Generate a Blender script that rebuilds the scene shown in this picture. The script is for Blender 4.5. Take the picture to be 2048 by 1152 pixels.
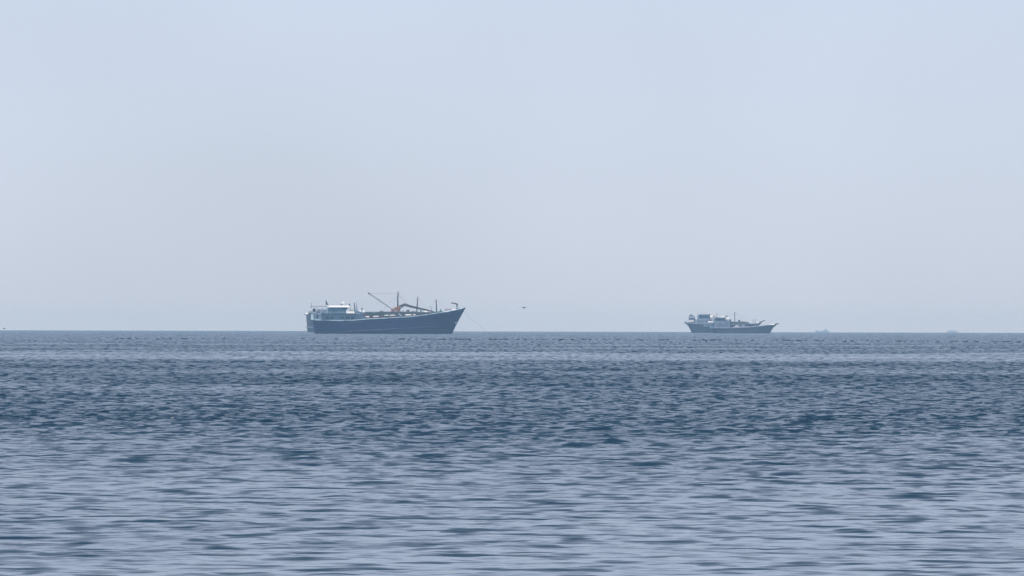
import bpy, bmesh, math, random
import numpy as np
from mathutils import Matrix, Vector

for _o in list(bpy.data.objects):
    bpy.data.objects.remove(_o)
sc = bpy.context.scene
COL = sc.collection
rnd = random.Random(11)
rng = np.random.default_rng(5)

# ------------------------------------------------------------------ camera
F = 17067.0                 # focal length in pixels of the 2048 wide photograph (about 300 mm)
CAM_H = 2.5                 # eye height over the sea, from the shore
RE = 7.43e6                 # earth radius with ordinary refraction: the sea really curves away
ROLL = math.atan(0.00257)
PITCH = math.atan(73.1 / F)
cam_d = bpy.data.cameras.new('camera')
cam = bpy.data.objects.new('camera', cam_d)
COL.objects.link(cam)
cam_d.sensor_width = 36.0
cam_d.lens = 36.0 * F / 2048.0
cam_d.clip_start = 0.5
cam_d.clip_end = 60000.0
cam.matrix_world = (Matrix.Translation((0, 0, CAM_H)) @ Matrix.Rotation(math.pi / 2 + PITCH, 4, 'X')
                    @ Matrix.Rotation(ROLL, 4, 'Z'))
sc.camera = cam
CAM_M = cam.matrix_world.copy()

# ------------------------------------------------------------------ sky, sun, exposure
SUN_EL, SUN_AZ = 62.0, -105.0
world = bpy.data.worlds.new('World')
sc.world = world
world.use_nodes = True
wn, wl = world.node_tree.nodes, world.node_tree.links
sky = wn.new('ShaderNodeTexSky')
sky.sky_type = 'NISHITA'
sky.sun_disc = False
sky.sun_elevation = math.radians(SUN_EL)
sky.sun_rotation = math.radians(SUN_AZ)
sky.altitude = 0
sky.air_density = 0.45
sky.dust_density = 1.0
sky.ozone_density = 1.3
veil = wn.new('ShaderNodeMix')           # thin even veil of high haze over the whole sky
veil.data_type = 'RGBA'
veil.inputs['Factor'].default_value = 0.68
veil.inputs['B'].default_value = (3.58, 3.82, 4.4, 1)
vn = wn.new('ShaderNodeTexNoise')           # the veil is a little uneven
vn.inputs['Scale'].default_value = 9.0
vn.inputs['Detail'].default_value = 3
vr = wn.new('ShaderNodeMapRange')
vr.inputs['From Min'].default_value = 0.25
vr.inputs['From Max'].default_value = 0.75
vr.inputs['To Min'].default_value = 0.52
vr.inputs['To Max'].default_value = 0.70
vc = wn.new('ShaderNodeTexCoord')
wl.new(vc.outputs['Generated'], vn.inputs['Vector'])
wl.new(vn.outputs[0], vr.inputs[0])
vs_ = wn.new('ShaderNodeVectorMath')
vs_.operation = 'SCALE'
vs_.inputs[0].default_value = (3.5 / 0.6, 3.78 / 0.6, 4.48 / 0.6)
wl.new(vr.outputs[0], vs_.inputs['Scale'])
wl.new(vs_.outputs[0], veil.inputs['B'])
wl.new(sky.outputs[0], veil.inputs['A'])
wl.new(veil.outputs['Result'], wn['Background'].inputs[0])
wn['Background'].inputs[1].default_value = 0.15

sun_d = bpy.data.lights.new('sun', 'SUN')
sun = bpy.data.objects.new('sun', sun_d)
COL.objects.link(sun)
sun_d.energy = 3.5
sun_d.angle = math.radians(0.6)
sun_d.color = (1.0, 0.97, 0.93)
_e, _a = math.radians(SUN_EL), math.radians(SUN_AZ)
_dir = Vector((math.sin(_a) * math.cos(_e), math.cos(_a) * math.cos(_e), math.sin(_e)))
sun.rotation_euler = (-_dir).to_track_quat('-Z', 'Y').to_euler()
sun.location = (-900, -200, 900)

sc.view_settings.view_transform = 'Standard'
sc.view_settings.look = 'None'
sc.view_settings.gamma = 1.0
sc.view_settings.use_curve_mapping = False
sc.view_settings.exposure = 0.31
sc.render.engine = 'CYCLES'
sc.cycles.use_denoising = True
sc.cycles.max_bounces = 6
sc.cycles.volume_bounces = 0
sc.cycles.sample_clamp_indirect = 3.0
sc.cycles.sample_clamp_direct = 6.0
sc.cycles.caustics_reflective = False
sc.cycles.caustics_refractive = False

# ------------------------------------------------------------------ helpers
def drop(d):
    return -d * d / (2 * RE)


def at(px, py, dist):
    """World point seen at a pixel of the 2048x1152 photograph at horizontal distance dist."""
    v = CAM_M.to_3x3() @ Vector((px - 1024.0, 576.0 - py, -F))
    return Vector((0, 0, CAM_H)) + v * (dist / math.hypot(v.x, v.y))


def sea_dist(delta):
    """Distance at which the curved sea lies delta photo pixels under the horizon."""
    q = delta / F + math.sqrt(2 * CAM_H / RE)
    k = 1 / (2 * RE)
    return (q - math.sqrt(max(q * q - 4 * k * CAM_H, 0))) / (2 * k)


def tag(o, label=None, cat=None, group=None, kind=None):
    if label: o['label'] = label
    if cat: o['category'] = cat
    if group: o['group'] = group
    if kind: o['kind'] = kind
    return o


def empty(name, loc=(0, 0, 0), rz=0.0):
    o = bpy.data.objects.new(name, None)
    o.empty_display_size = 0.5
    o.location = loc
    o.rotation_euler = (0, 0, rz)
    COL.objects.link(o)
    return o


class MB:
    def __init__(s):
        s.v, s.f = [], []

    def add(s, vs, fs):
        b = len(s.v)
        s.v += [tuple(p) for p in vs]
        s.f += [tuple(i + b for i in f) for f in fs]
        return s

    def box(s, x0, x1, y0, y1, z0, z1, top=None):
        """top = (dx0, dx1, dy) shifts the upper edges inwards for tapered boxes"""
        a, b, c = top or (0, 0, 0)
        vs = [(x0, y0, z0), (x1, y0, z0), (x1, y1, z0), (x0, y1, z0),
              (x0 + a, y0 + c, z1), (x1 - b, y0 + c, z1), (x1 - b, y1 - c, z1), (x0 + a, y1 - c, z1)]
        return s.add(vs, [(3, 2, 1, 0), (4, 5, 6, 7), (0, 1, 5, 4), (1, 2, 6, 5), (2, 3, 7, 6), (3, 0, 4, 7)])

    def prism(s, poly, y0, y1, lean=0.0):
        """poly of (x, z), counter-clockwise seen from -y, extruded from y0 to y1; lean slopes both long faces inwards"""
        n = len(poly)
        zb = min(q[1] for q in poly)
        off = [min(lean * (z - zb), 0.42 * (y1 - y0)) for x, z in poly]
        vs = [(x, y0 + o, z) for (x, z), o in zip(poly, off)] + [(x, y1 - o, z) for (x, z), o in zip(poly, off)]
        fs = [tuple(range(n)), tuple(reversed(range(n, 2 * n)))]
        fs += [((i + 1) % n, i, n + i, n + (i + 1) % n) for i in range(n)]
        return s.add(vs, fs)

    def tube(s, pts, rad, n=8):
        pts = [Vector(p) for p in pts]
        if not hasattr(rad, '__len__'):
            rad = [rad] * len(pts)
        vs, fs = [], []
        for i, p in enumerate(pts):
            t = (pts[min(i + 1, len(pts) - 1)] - pts[max(i - 1, 0)]).normalized()
            u = t.cross(Vector((0, 1, 0)))
            if u.length < 0.1:
                u = t.cross(Vector((0, 0, 1)))
            u.normalize()
            w = t.cross(u)
            for k in range(n):
                a = 2 * math.pi * k / n
                vs.append(p + (u * math.cos(a) + w * math.sin(a)) * rad[i])
        for i in range(len(pts) - 1):
            for k in range(n):
                fs.append((i * n + k, i * n + (k + 1) % n, (i + 1) * n + (k + 1) % n, (i + 1) * n + k))
        fs.append(tuple(reversed(range(n))))
        fs.append(tuple(range((len(pts) - 1) * n, len(pts) * n)))
        return s.add(vs, fs)

    def blob(s, c, r, nu=12, nv=8):
        vs, fs = [], []
        for j in range(nv + 1):
            t = math.pi * j / nv
            for i in range(nu):
                p = 2 * math.pi * i / nu
                vs.append((c[0] + r[0] * math.sin(t) * math.cos(p), c[1] + r[1] * math.sin(t) * math.sin(p),
                           c[2] - r[2] * math.cos(t)))
        for j in range(nv):
            for i in range(nu):
                fs.append((j * nu + i, j * nu + (i + 1) % nu, (j + 1) * nu + (i + 1) % nu, (j + 1) * nu + i))
        return s.add(vs, fs)

    def build(s, name, material, parent=None, smooth=False, bevel=0.0, loc=None):
        me = bpy.data.meshes.new(name)
        me.from_pydata(s.v, [], s.f)
        bm = bmesh.new()
        bm.from_mesh(me)
        bmesh.ops.remove_doubles(bm, verts=bm.verts, dist=1e-4)
        bmesh.ops.recalc_face_normals(bm, faces=bm.faces)
        if bevel:
            bmesh.ops.bevel(bm, geom=bm.edges[:], offset=bevel, segments=1, affect='EDGES', clamp_overlap=True)
        bm.to_mesh(me)
        bm.free()
        if smooth:
            for p in me.polygons:
                p.use_smooth = True
        me.materials.append(material)
        o = bpy.data.objects.new(name, me)
        COL.objects.link(o)
        if parent:
            o.parent = parent
        if loc is not None:
            o.location = loc
        return o


# ------------------------------------------------------------------ materials
def paint(name, col, rough=0.55, wear=0.25, scale=0.5, stain=(0.12, 0.07, 0.045), amount=0.25, metal=0.0):
    """weathered paint: base colour with cloudy variation and vertical run-off stains"""
    m = bpy.data.materials.new(name)
    m.use_nodes = True
    n, l = m.node_tree.nodes, m.node_tree.links
    b = n['Principled BSDF']
    b.inputs['Roughness'].default_value = rough
    b.inputs['Metallic'].default_value = metal
    b.inputs['Specular IOR Level'].default_value = 0.22
    tc = n.new('ShaderNodeTexCoord')
    n1 = n.new('ShaderNodeTexNoise')
    n1.inputs['Scale'].default_value = scale
    n1.inputs['Detail'].default_value = 6
    l.new(tc.outputs['Object'], n1.inputs['Vector'])
    mp = n.new('ShaderNodeMapping')
    mp.inputs['Scale'].default_value = (1.6, 1.6, 0.12)
    l.new(tc.outputs['Object'], mp.inputs['Vector'])
    n2 = n.new('ShaderNodeTexNoise')
    n2.inputs['Scale'].default_value = scale * 2.2
    n2.inputs['Detail'].default_value = 5
    l.new(mp.outputs[0], n2.inputs['Vector'])
    r1 = n.new('ShaderNodeMapRange')
    r1.inputs['From Min'].default_value = 0.3
    r1.inputs['From Max'].default_value = 0.7
    r1.inputs['To Min'].default_value = 1.0 - wear
    r1.inputs['To Max'].default_value = 1.0 + wear
    l.new(n1.outputs[0], r1.inputs[0])
    mul = n.new('ShaderNodeVectorMath')
    mul.operation = 'SCALE'
    mul.inputs[0].default_value = col
    l.new(r1.outputs[0], mul.inputs['Scale'])
    r2 = n.new('ShaderNodeMapRange')
    r2.inputs['From Min'].default_value = 0.52
    r2.inputs['From Max'].default_value = 0.72
    r2.inputs['To Max'].default_value = amount
    l.new(n2.outputs[0], r2.inputs[0])
    mx = n.new('ShaderNodeMix')
    mx.data_type = 'RGBA'
    mx.inputs['B'].default_value = (*stain, 1)
    l.new(r2.outputs[0], mx.inputs['Factor'])
    l.new(mul.outputs[0], mx.inputs['A'])
    l.new(mx.outputs['Result'], b.inputs['Base Color'])
    return m


M = {
    'hull_blue': paint('hull_blue', (0.004, 0.014, 0.095), 0.5, 0.30, 0.25, (0.03, 0.035, 0.05), 0.5),
    'hull_grey': paint('hull_grey', (0.10, 0.10, 0.115), 0.6, 0.25, 0.3),
    'hull_teal': paint('hull_teal', (0.040, 0.062, 0.085), 0.55, 0.30, 0.3, (0.08, 0.05, 0.04), 0.5),
    'hull_slate': paint('hull_slate', (0.050, 0.060, 0.085), 0.55, 0.30, 0.3, (0.08, 0.05, 0.04), 0.5),
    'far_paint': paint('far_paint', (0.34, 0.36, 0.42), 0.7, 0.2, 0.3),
    'antifouling': paint('antifouling', (0.022, 0.036, 0.060), 0.7, 0.35, 0.4, (0.06, 0.05, 0.04), 0.5),
    'strake': paint('strake', (0.10, 0.13, 0.19), 0.6, 0.5, 0.6),
    'rail': paint('rail', (0.45, 0.60, 0.66), 0.5, 0.35, 0.5),
    'white': paint('white', (0.78, 0.78, 0.76), 0.5, 0.10, 0.8, (0.35, 0.25, 0.18), 0.3),
    'house': paint('house', (0.13, 0.22, 0.28), 0.5, 0.18, 0.5, (0.14, 0.16, 0.18), 0.35),
    'house_pale': paint('house_pale', (0.36, 0.40, 0.50), 0.55, 0.20, 0.5, (0.2, 0.16, 0.15), 0.4),
    'house_blue': paint('house_blue', (0.13, 0.22, 0.32), 0.5, 0.2, 0.5),
    'glass': paint('glass', (0.018, 0.030, 0.045), 0.15, 0.1, 0.5, (0.02, 0.03, 0.04), 0.0),
    'deck': paint('deck', (0.20, 0.13, 0.09), 0.8, 0.3, 0.5),
    'rust': paint('rust', (0.15, 0.095, 0.075), 0.75, 0.35, 0.8),
    'mast': paint('mast', (0.085, 0.070, 0.075), 0.65, 0.3, 0.8),
    'crane': paint('crane', (0.38, 0.18, 0.09), 0.55, 0.3, 0.8, (0.08, 0.05, 0.04), 0.6),
    'tarp': paint('tarp', (0.11, 0.12, 0.125), 0.85, 0.3, 0.35, (0.14, 0.07, 0.06), 0.7),
    'tarp_red': paint('tarp_red', (0.20, 0.075, 0.065), 0.85, 0.35, 0.5),
    'green': paint('green', (0.12, 0.24, 0.20), 0.7, 0.3, 0.5),
    'dark': paint('dark', (0.03, 0.03, 0.035), 0.6, 0.3, 0.8),
    'rope': paint('rope', (0.16, 0.15, 0.13), 0.9, 0.2, 2.0),
    'bird': paint('bird', (0.010, 0.011, 0.014), 0.7, 0.3, 6.0, (0.016, 0.016, 0.018), 0.3),
    'canvas': paint('canvas', (0.80, 0.76, 0.72), 0.85, 0.1, 1.0, (0.5, 0.4, 0.34), 0.3),
}

# ------------------------------------------------------------------ the sea: one sheet of waves on the round earth
def build_sea():
    # rings: coarse under the eye, dense where the lens looks, wide again towards the horizon
    ds = [0.6, 3, 8, 15, 24, 34, 44, 53, 60, 65, 69, 72, 74]
    d = 74.0
    while d < 700:
        d += 0.00066 * d
        ds.append(d)
    while d < 3000:
        d += 0.0016 * d
        ds.append(d)
    while d < 12000:
        d += 0.008 * d
        ds.append(d)
    ds = np.array(ds)
    fine = np.radians(3.9)
    th_f = np.arange(-fine, fine, 0.00045)
    th_c = np.radians([4.4, 5.5, 8, 14, 30, 70, 120, 180, 240, 290, 330, 346, 352, 354.5, 355.6])
    th = np.concatenate([th_f, th_c])
    nr, nc = len(ds), len(th)
    dd = np.repeat(ds[:, None], nc, 1)
    tt = np.repeat(th[None, :], nr, 0)
    X = (dd * np.sin(tt))
    Y = (dd * np.cos(tt))
    # sampling step of the sheet at each ring and bearing
    srow = np.gradient(ds)
    step = np.maximum(srow[:, None], ds[:, None] * np.gradient(np.unwrap(th))[None, :])
    # wind patches and slicks lying along the shore: calmer and rougher water
    kx = np.arange(10)
    wob = np.zeros_like(X)
    for _ in range(9):
        lx, ly = rng.uniform(18, 90), rng.uniform(60, 260)
        a = rng.uniform(0, 6.28)
        wob += np.sin(X * 6.283 / lx + Y * 6.283 / ly * rng.choice([-1, 1]) + a)
    wob /= 3.0
    deff = dd * (1 + 0.022 * wob)
    band_d = [0, 150, 180, 200, 300, 325, 340, 360, 420, 440, 462, 485, 515, 530, 545, 580, 612, 770, 800, 880, 900, 930, 950, 1030, 1050, 1090, 1120, 1300, 2200, 12000]
    band_a = [0.58, 0.58, 0.66, 1.12, 1.12, 0.88, 0.90, 1.2, 1.40, 0.66, 0.68, 1.18, 1.15, 0.78, 1.12, 1.02, 0.38, 0.40, 1.0, 1.0, 0.6, 0.6, 1.0, 1.0, 0.55, 0.55, 0.95, 0.72, 0.70, 0.7]
    A = np.interp(deff, band_d, band_a) * np.clip(1 + 0.19 * wob, 0.4, 1.6)
    # gusty groups: glassy stretches between ruffled ones
    env = np.zeros_like(X)
    for _ in range(16):
        l_, a = math.exp(rng.uniform(math.log(2.2), math.log(16))), rng.normal(0, 0.7)
        env += np.sin(6.283 / l_ * (X * math.sin(a) + Y * math.cos(a)) + rng.uniform(0, 6.28)) * np.clip((l_ / step - 2) / 2, 0, 1)
    env = np.exp(0.28 * env / math.sqrt(8)) / 1.04
    Z = np.zeros_like(X)
    DX = np.zeros_like(X)
    DY = np.zeros_like(X)
    lost = np.zeros_like(X)
    N = 140
    lam = np.exp(rng.uniform(math.log(0.26), math.log(10.0), N))
    wgt = np.exp(-((np.log(lam) - math.log(0.62)) / 0.80) ** 2) + 0.02
    ang = rng.normal(math.radians(8), math.radians(42), N)      # towards the shore, spread
    slope = wgt / math.sqrt((wgt ** 2).sum() / 2) * 0.105        # rms slope of the short chop
    NL = 30                                                       # longer, lower waves
    lam[:NL] = np.exp(rng.uniform(math.log(3.0), math.log(24.0), NL))
    ang[:NL] = rng.normal(math.radians(8), math.radians(26), NL)
    slope[:NL] = 0.013 / math.sqrt(NL / 2)
    inside = dd > 70
    for i in range(N):
        k = 2 * math.pi / lam[i]
        fade = np.clip((lam[i] / step - 1.7) / 1.4, 0, 1)
        if lam[i] > 0.5:
            fade = np.maximum(fade, 0.5)       # chop finer than the sheet still shows as uneven height
        fade *= inside
        amp = slope[i] / k
        lost += (1 - fade ** 2) * slope[i] ** 2 / 2
        rows = np.where(fade.max(1) > 0)[0]
        if len(rows) == 0:
            continue
        r1 = rows[-1] + 1
        ph = k * (X[:r1] * math.sin(ang[i]) + Y[:r1] * math.cos(ang[i])) + rng.uniform(0, 6.283)
        e = fade[:r1] * amp * (env[:r1] if lam[i] < 1.7 else 1.0)
        Z[:r1] += e * np.sin(ph)
        e = e * np.cos(ph) * 0.5
        DX[:r1] += e * math.sin(ang[i])
        DY[:r1] += e * math.cos(ang[i])
    Z *= A
    X = X + DX * A
    Y = Y + DY * A
    mss = (0.25 * lost + 0.0005) * A ** 2
    rough = np.sqrt(np.sqrt(np.clip(2 * mss, 1e-5, 0.25)))
    Z = Z + drop(dd)
    V = np.stack([X, Y, Z], -1).reshape(-1, 3)
    idx = np.arange(nr * nc).reshape(nr, nc)
    nxt = np.roll(idx, -1, 1)
    q = np.stack([idx[:-1], nxt[:-1], nxt[1:], idx[1:]], -1).reshape(-1, 4)[:, ::-1]
    # centre disc
    V = np.vstack([V, [[0, 0, 0]]])
    c = nr * nc
    tri = np.stack([np.full(nc, c), nxt[0], idx[0]], -1)
    me = bpy.data.meshes.new('sea')
    me.vertices.add(len(V))
    me.vertices.foreach_set('co', V.astype(np.float32).ravel())
    loops = np.concatenate([q.ravel(), tri.ravel()])
    me.loops.add(len(loops))
    me.loops.foreach_set('vertex_index', loops.astype(np.int32))
    npoly = len(q) + len(tri)
    me.polygons.add(npoly)
    ls = np.concatenate([np.arange(len(q)) * 4, len(q) * 4 + np.arange(len(tri)) * 3])
    me.polygons.foreach_set('loop_start', ls.astype(np.int32))
    me.polygons.foreach_set('use_smooth', np.ones(npoly, dtype=bool))
    at_ = me.attributes.new('ripple', 'FLOAT', 'POINT')
    at_.data.foreach_set('value', np.append(rough.ravel(), 0.3).astype(np.float32))
    at_ = me.attributes.new('chop', 'FLOAT', 'POINT')
    at_.data.foreach_set('value', np.append((A * np.interp(dd, [0, 90, 175, 200, 260], [.84, .84, .86, 1.05, 1.05])).ravel(), 0.8).astype(np.float32))
    at_ = me.attributes.new('fine', 'FLOAT', 'POINT')
    at_.data.foreach_set('value', np.append(np.interp(dd, [0, 100, 180, 230], [.3, .3, .5, 1.0]).ravel(), 0.3).astype(np.float32))
    me.update(calc_edges=True)
    m = bpy.data.materials.new('sea_water')
    m.use_nodes = True
    n, l = m.node_tree.nodes, m.node_tree.links
    b = n['Principled BSDF']
    b.inputs['Base Color'].default_value = (0.002, 0.028, 0.056, 1)
    b.inputs['IOR'].default_value = 1.333
    an = n.new('ShaderNodeAttribute')
    an.attribute_name = 'ripple'
    l.new(an.outputs['Fac'], b.inputs['Roughness'])
    # wavelets finer than the sheet: their facets tilt the surface; farther out the eye meets only the crests
    # that stand clear of the ones in front, so facets lie farther apart the farther they are from the shore
    geo = n.new('ShaderNodeNewGeometry')
    sep = n.new('ShaderNodeSeparateXYZ')
    l.new(geo.outputs['Position'], sep.inputs[0])
    ln = n.new('ShaderNodeVectorMath')
    ln.operation = 'LENGTH'
    l.new(geo.outputs['Position'], ln.inputs[0])
    lg = n.new('ShaderNodeMath')
    lg.operation = 'LOGARITHM'
    lg.inputs[1].default_value = math.e
    l.new(ln.outputs['Value'], lg.inputs[0])
    def field(sx, sv, off, detail, dist, src=None):
        a = n.new('ShaderNodeMath'); a.operation = 'MULTIPLY'; a.inputs[1].default_value = sx
        l.new(sep.outputs[0], a.inputs[0])
        c_ = n.new('ShaderNodeMath'); c_.operation = 'MULTIPLY'; c_.inputs[1].default_value = sv
        l.new(src or lg.outputs[0], c_.inputs[0])
        cb = n.new('ShaderNodeCombineXYZ')
        l.new(a.outputs[0], cb.inputs[0]); l.new(c_.outputs[0], cb.inputs[1]); cb.inputs[2].default_value = off
        t = n.new('ShaderNodeTexNoise')
        t.inputs['Scale'].default_value = 1.0
        t.inputs['Detail'].default_value = detail
        t.inputs['Roughness'].default_value = 0.55
        t.inputs['Distortion'].default_value = dist
        l.new(cb.outputs[0], t.inputs['Vector'])
        q_ = n.new('ShaderNodeMath'); q_.operation = 'SUBTRACT'; q_.inputs[1].default_value = 0.5
        l.new(t.outputs[0], q_.inputs[0])
        return q_
    def madd(x, k, y=None):
        a = n.new('ShaderNodeMath'); a.operation = 'MULTIPLY_ADD'; a.inputs[1].default_value = k
        l.new(x.outputs[0], a.inputs[0])
        if y is not None: l.new(y.outputs[0], a.inputs[2])
        else: a.inputs[2].default_value = 0.0
        return a
    f1 = field(1.1, 72.0, 3.1, 2, 0.0)
    f2 = field(2.3, 3.6, 8.7, 3, 0.0, sep.outputs[1])      # ripples at their true size
    f3 = field(1.1, 70.0, 21.3, 2, 0.3)
    lean = n.new('ShaderNodeMath')              # the faces in view lean towards the shore
    lean.operation = 'ADD'
    lean.inputs[1].default_value = -0.025
    fine_at = n.new('ShaderNodeAttribute')
    fine_at.attribute_name = 'fine'
    fm = n.new('ShaderNodeMath'); fm.operation = 'MULTIPLY'
    l.new(f2.outputs[0], fm.inputs[0]); l.new(fine_at.outputs['Fac'], fm.inputs[1])
    sh = n.new('ShaderNodeMath'); sh.operation = 'ADD'; sh.inputs[1].default_value = 0.025
    l.new(f1.outputs[0], sh.inputs[0])
    mn = n.new('ShaderNodeMath'); mn.operation = 'MINIMUM'; mn.inputs[1].default_value = 0.0
    l.new(sh.outputs[0], mn.inputs[0])                 # smooth backs, steep little fronts
    f4 = field(2.1, 125.0, 33.9, 2, 0.0)               # finer fronts out on the rougher water
    m4 = n.new('ShaderNodeMath'); m4.operation = 'MINIMUM'; m4.inputs[1].default_value = 0.0
    l.new(f4.outputs[0], m4.inputs[0])
    k4 = n.new('ShaderNodeMath'); k4.operation = 'MULTIPLY'
    l.new(m4.outputs[0], k4.inputs[0]); l.new(fine_at.outputs['Fac'], k4.inputs[1])
    wk = n.new('ShaderNodeMath'); wk.operation = 'MULTIPLY_ADD'
    wk.inputs[1].default_value = -0.75; wk.inputs[2].default_value = 1.27
    l.new(fine_at.outputs['Fac'], wk.inputs[0])
    k1 = n.new('ShaderNodeMath'); k1.operation = 'MULTIPLY'
    l.new(mn.outputs[0], k1.inputs[0]); l.new(wk.outputs[0], k1.inputs[1])
    l.new(madd(k1, 5.2, madd(k4, 4.6, madd(fm, 2.8))).outputs[0], lean.inputs[0])
    sy = lean
    sx = madd(f3, 0.7)
    ch = n.new('ShaderNodeAttribute')
    ch.attribute_name = 'chop'
    tl = n.new('ShaderNodeCombineXYZ')
    l.new(sx.outputs[0], tl.inputs[0])
    l.new(sy.outputs[0], tl.inputs[1])
    scl = n.new('ShaderNodeVectorMath'); scl.operation = 'SCALE'
    l.new(tl.outputs[0], scl.inputs[0]); l.new(ch.outputs['Fac'], scl.inputs['Scale'])
    ad = n.new('ShaderNodeVectorMath'); ad.operation = 'ADD'
    l.new(geo.outputs['Normal'], ad.inputs[0]); l.new(scl.outputs[0], ad.inputs[1])
    nm = n.new('ShaderNodeVectorMath'); nm.operation = 'NORMALIZE'
    l.new(ad.outputs[0], nm.inputs[0])
    l.new(nm.outputs[0], b.inputs['Normal'])
    me.materials.append(m)
    o = bpy.data.objects.new('sea', me)
    COL.objects.link(o)
    tag(o, kind='structure')
    print('sea verts', len(V))


build_sea()

# ------------------------------------------------------------------ ships
class Hull:
    """hull lofted between a stern profile, a bow profile and a sheer line, in metres; x forward, z up from the waterline"""
    def __init__(s, stern, bow, sheer, beam, plan_top, plan_wl, nu=48, nv=10, zb=-1.3):
        s.stern, s.bow, s.sheer, s.beam = stern, bow, sheer, beam
        s.pt, s.pw, s.nu, s.nv, s.zb = plan_top, plan_wl, nu, nv, zb

    def x_at(s, u, z):
        xs = np.interp(z, [p[1] for p in s.stern], [p[0] for p in s.stern])
        xb = np.interp(z, [p[1] for p in s.bow], [p[0] for p in s.bow])
        return float(xs + (xb - xs) * u)

    def top(s, u):
        x0, x1 = s.sheer[0][0], s.sheer[-1][0]
        return float(np.interp(x0 + (x1 - x0) * u, [p[0] for p in s.sheer], [p[1] for p in s.sheer]))

    def hb(s, u, z):
        w = min(max((z - s.zb) / (s.top(u) - s.zb), 0), 1)
        a = np.interp(u, [p[0] for p in s.pw], [p[1] for p in s.pw])
        b = np.interp(u, [p[0] for p in s.pt], [p[1] for p in s.pt])
        w2 = w ** 0.8
        return float((a * (1 - w2) + b * w2) * s.beam / 2 * (0.72 + 0.28 * min(1, w * 3.0) ** 0.6))

    def u_at(s, x, z):
        xs, xb = s.x_at(0, z), s.x_at(1, z)
        return min(max((x - xs) / (xb - xs), 0), 1)

    def side(s, u, z, sgn=-1, out=0.0):
        return (s.x_at(u, z), sgn * (s.hb(u, z) + out), z)

    def us(s):
        t = np.linspace(0, 1, s.nu + 1)
        return t + 0.06 * np.sin(2 * math.pi * t) / (2 * math.pi) * -1

    def shell(s, name, mat, parent):
        mb = MB()
        us = s.us()
        n = s.nv + 1
        for sg in (-1, 1):
            vs, fs = [], []
            for u in us:
                for j in range(n):
                    z = s.zb + (s.top(u) - s.zb) * j / s.nv
                    vs.append(s.side(u, z, sg))
            for i in range(s.nu):
                for j in range(s.nv):
                    fs.append((i * n + j, (i + 1) * n + j, (i + 1) * n + j + 1, i * n + j + 1))
            mb.add(vs, fs)
        # stern transom and stem closing strips
        for u in (0.0, 1.0):
            vs, fs = [], []
            for j in range(n):
                z = s.zb + (s.top(u) - s.zb) * j / s.nv
                vs += [s.side(u, z, -1), s.side(u, z, 1)]
            for j in range(s.nv):
                fs.append((2 * j, 2 * j + 1, 2 * j + 3, 2 * j + 2))
            mb.add(vs, fs)
        o = mb.build(name, mat, parent, smooth=True)
        md = o.modifiers.new('plate', 'SOLIDIFY')
        md.thickness = 0.09
        md.offset = -1
        es = o.modifiers.new('edges', 'EDGE_SPLIT')
        es.split_angle = math.radians(40)
        return o

    def deck(s, name, mat, parent, below):
        mb = MB()
        vs, fs = [], []
        for u in s.us()[1:-1]:
            z = s.top(u) - below
            vs += [(s.x_at(u, z), -s.hb(u, z) + 0.1, z), (s.x_at(u, z), s.hb(u, z) - 0.1, z)]
        k = len(vs) // 2
        for i in range(k - 1):
            fs.append((2 * i, 2 * i + 2, 2 * i + 3, 2 * i + 1))
        mb.add(vs, fs)
        o = mb.build(name, mat, parent)
        md = o.modifiers.new('plank', 'SOLIDIFY')
        md.thickness = 0.08
        return o

    def line(s, u0, u1, zf, sgn, r, out, n=30, mb=None):
        mb = mb or MB()
        us = np.linspace(u0, u1, n)
        pts = []
        for u in us:
            z = zf(u)
            pts.append(s.side(u, z, sgn, out))
        return mb.tube(pts, r, 6)


def rail_posts(parent, name, mat, x0, x1, y, z0, z1, n, rows=2, r=0.04):
    mb = MB()
    for i in range(n + 1):
        x = x0 + (x1 - x0) * i / n
        mb.tube([(x, y, z0), (x, y, z1)], r, 5)
    for k in range(rows):
        z = z0 + (z1 - z0) * (k + 1) / rows
        mb.tube([(x0, y, z), (x1, y, z)], r, 5)
    return mb.build(name, mat, parent)


class Frame:
    """turns photo pixels on a broadside ship into its own metres"""
    def __init__(s, px0, wl, dist, heading):
        s.px0, s.wl, s.d, s.h = px0, wl, dist, heading
        s.k = dist / F
        p = at(px0, wl, dist)
        s.loc = (p.x, p.y, drop(dist))
        s.c = math.cos(heading)

    def x(s, px):
        return (px - s.px0) * s.k / s.c

    def z(s, py):
        return (s.wl - py) * s.k

    def p(s, px, py):
        return (s.x(px), s.z(py))

    def pts(s, lst):
        return [s.p(*q) for q in lst]

    def world(s, x, y, z):
        c, n = math.cos(s.h), math.sin(s.h)
        return (s.loc[0] + x * c - y * n, s.loc[1] + x * n + y * c, s.loc[2] + z)


PT = [(0, .70), (.05, .80), (.15, .92), (.3, 1), (.62, 1), (.78, .88), (.88, .66), (.95, .38), (1, .03)]
PW = [(0, .48), (.06, .62), (.2, .88), (.38, 1), (.6, .98), (.76, .78), (.88, .46), (.95, .2), (1, .02)]

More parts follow.
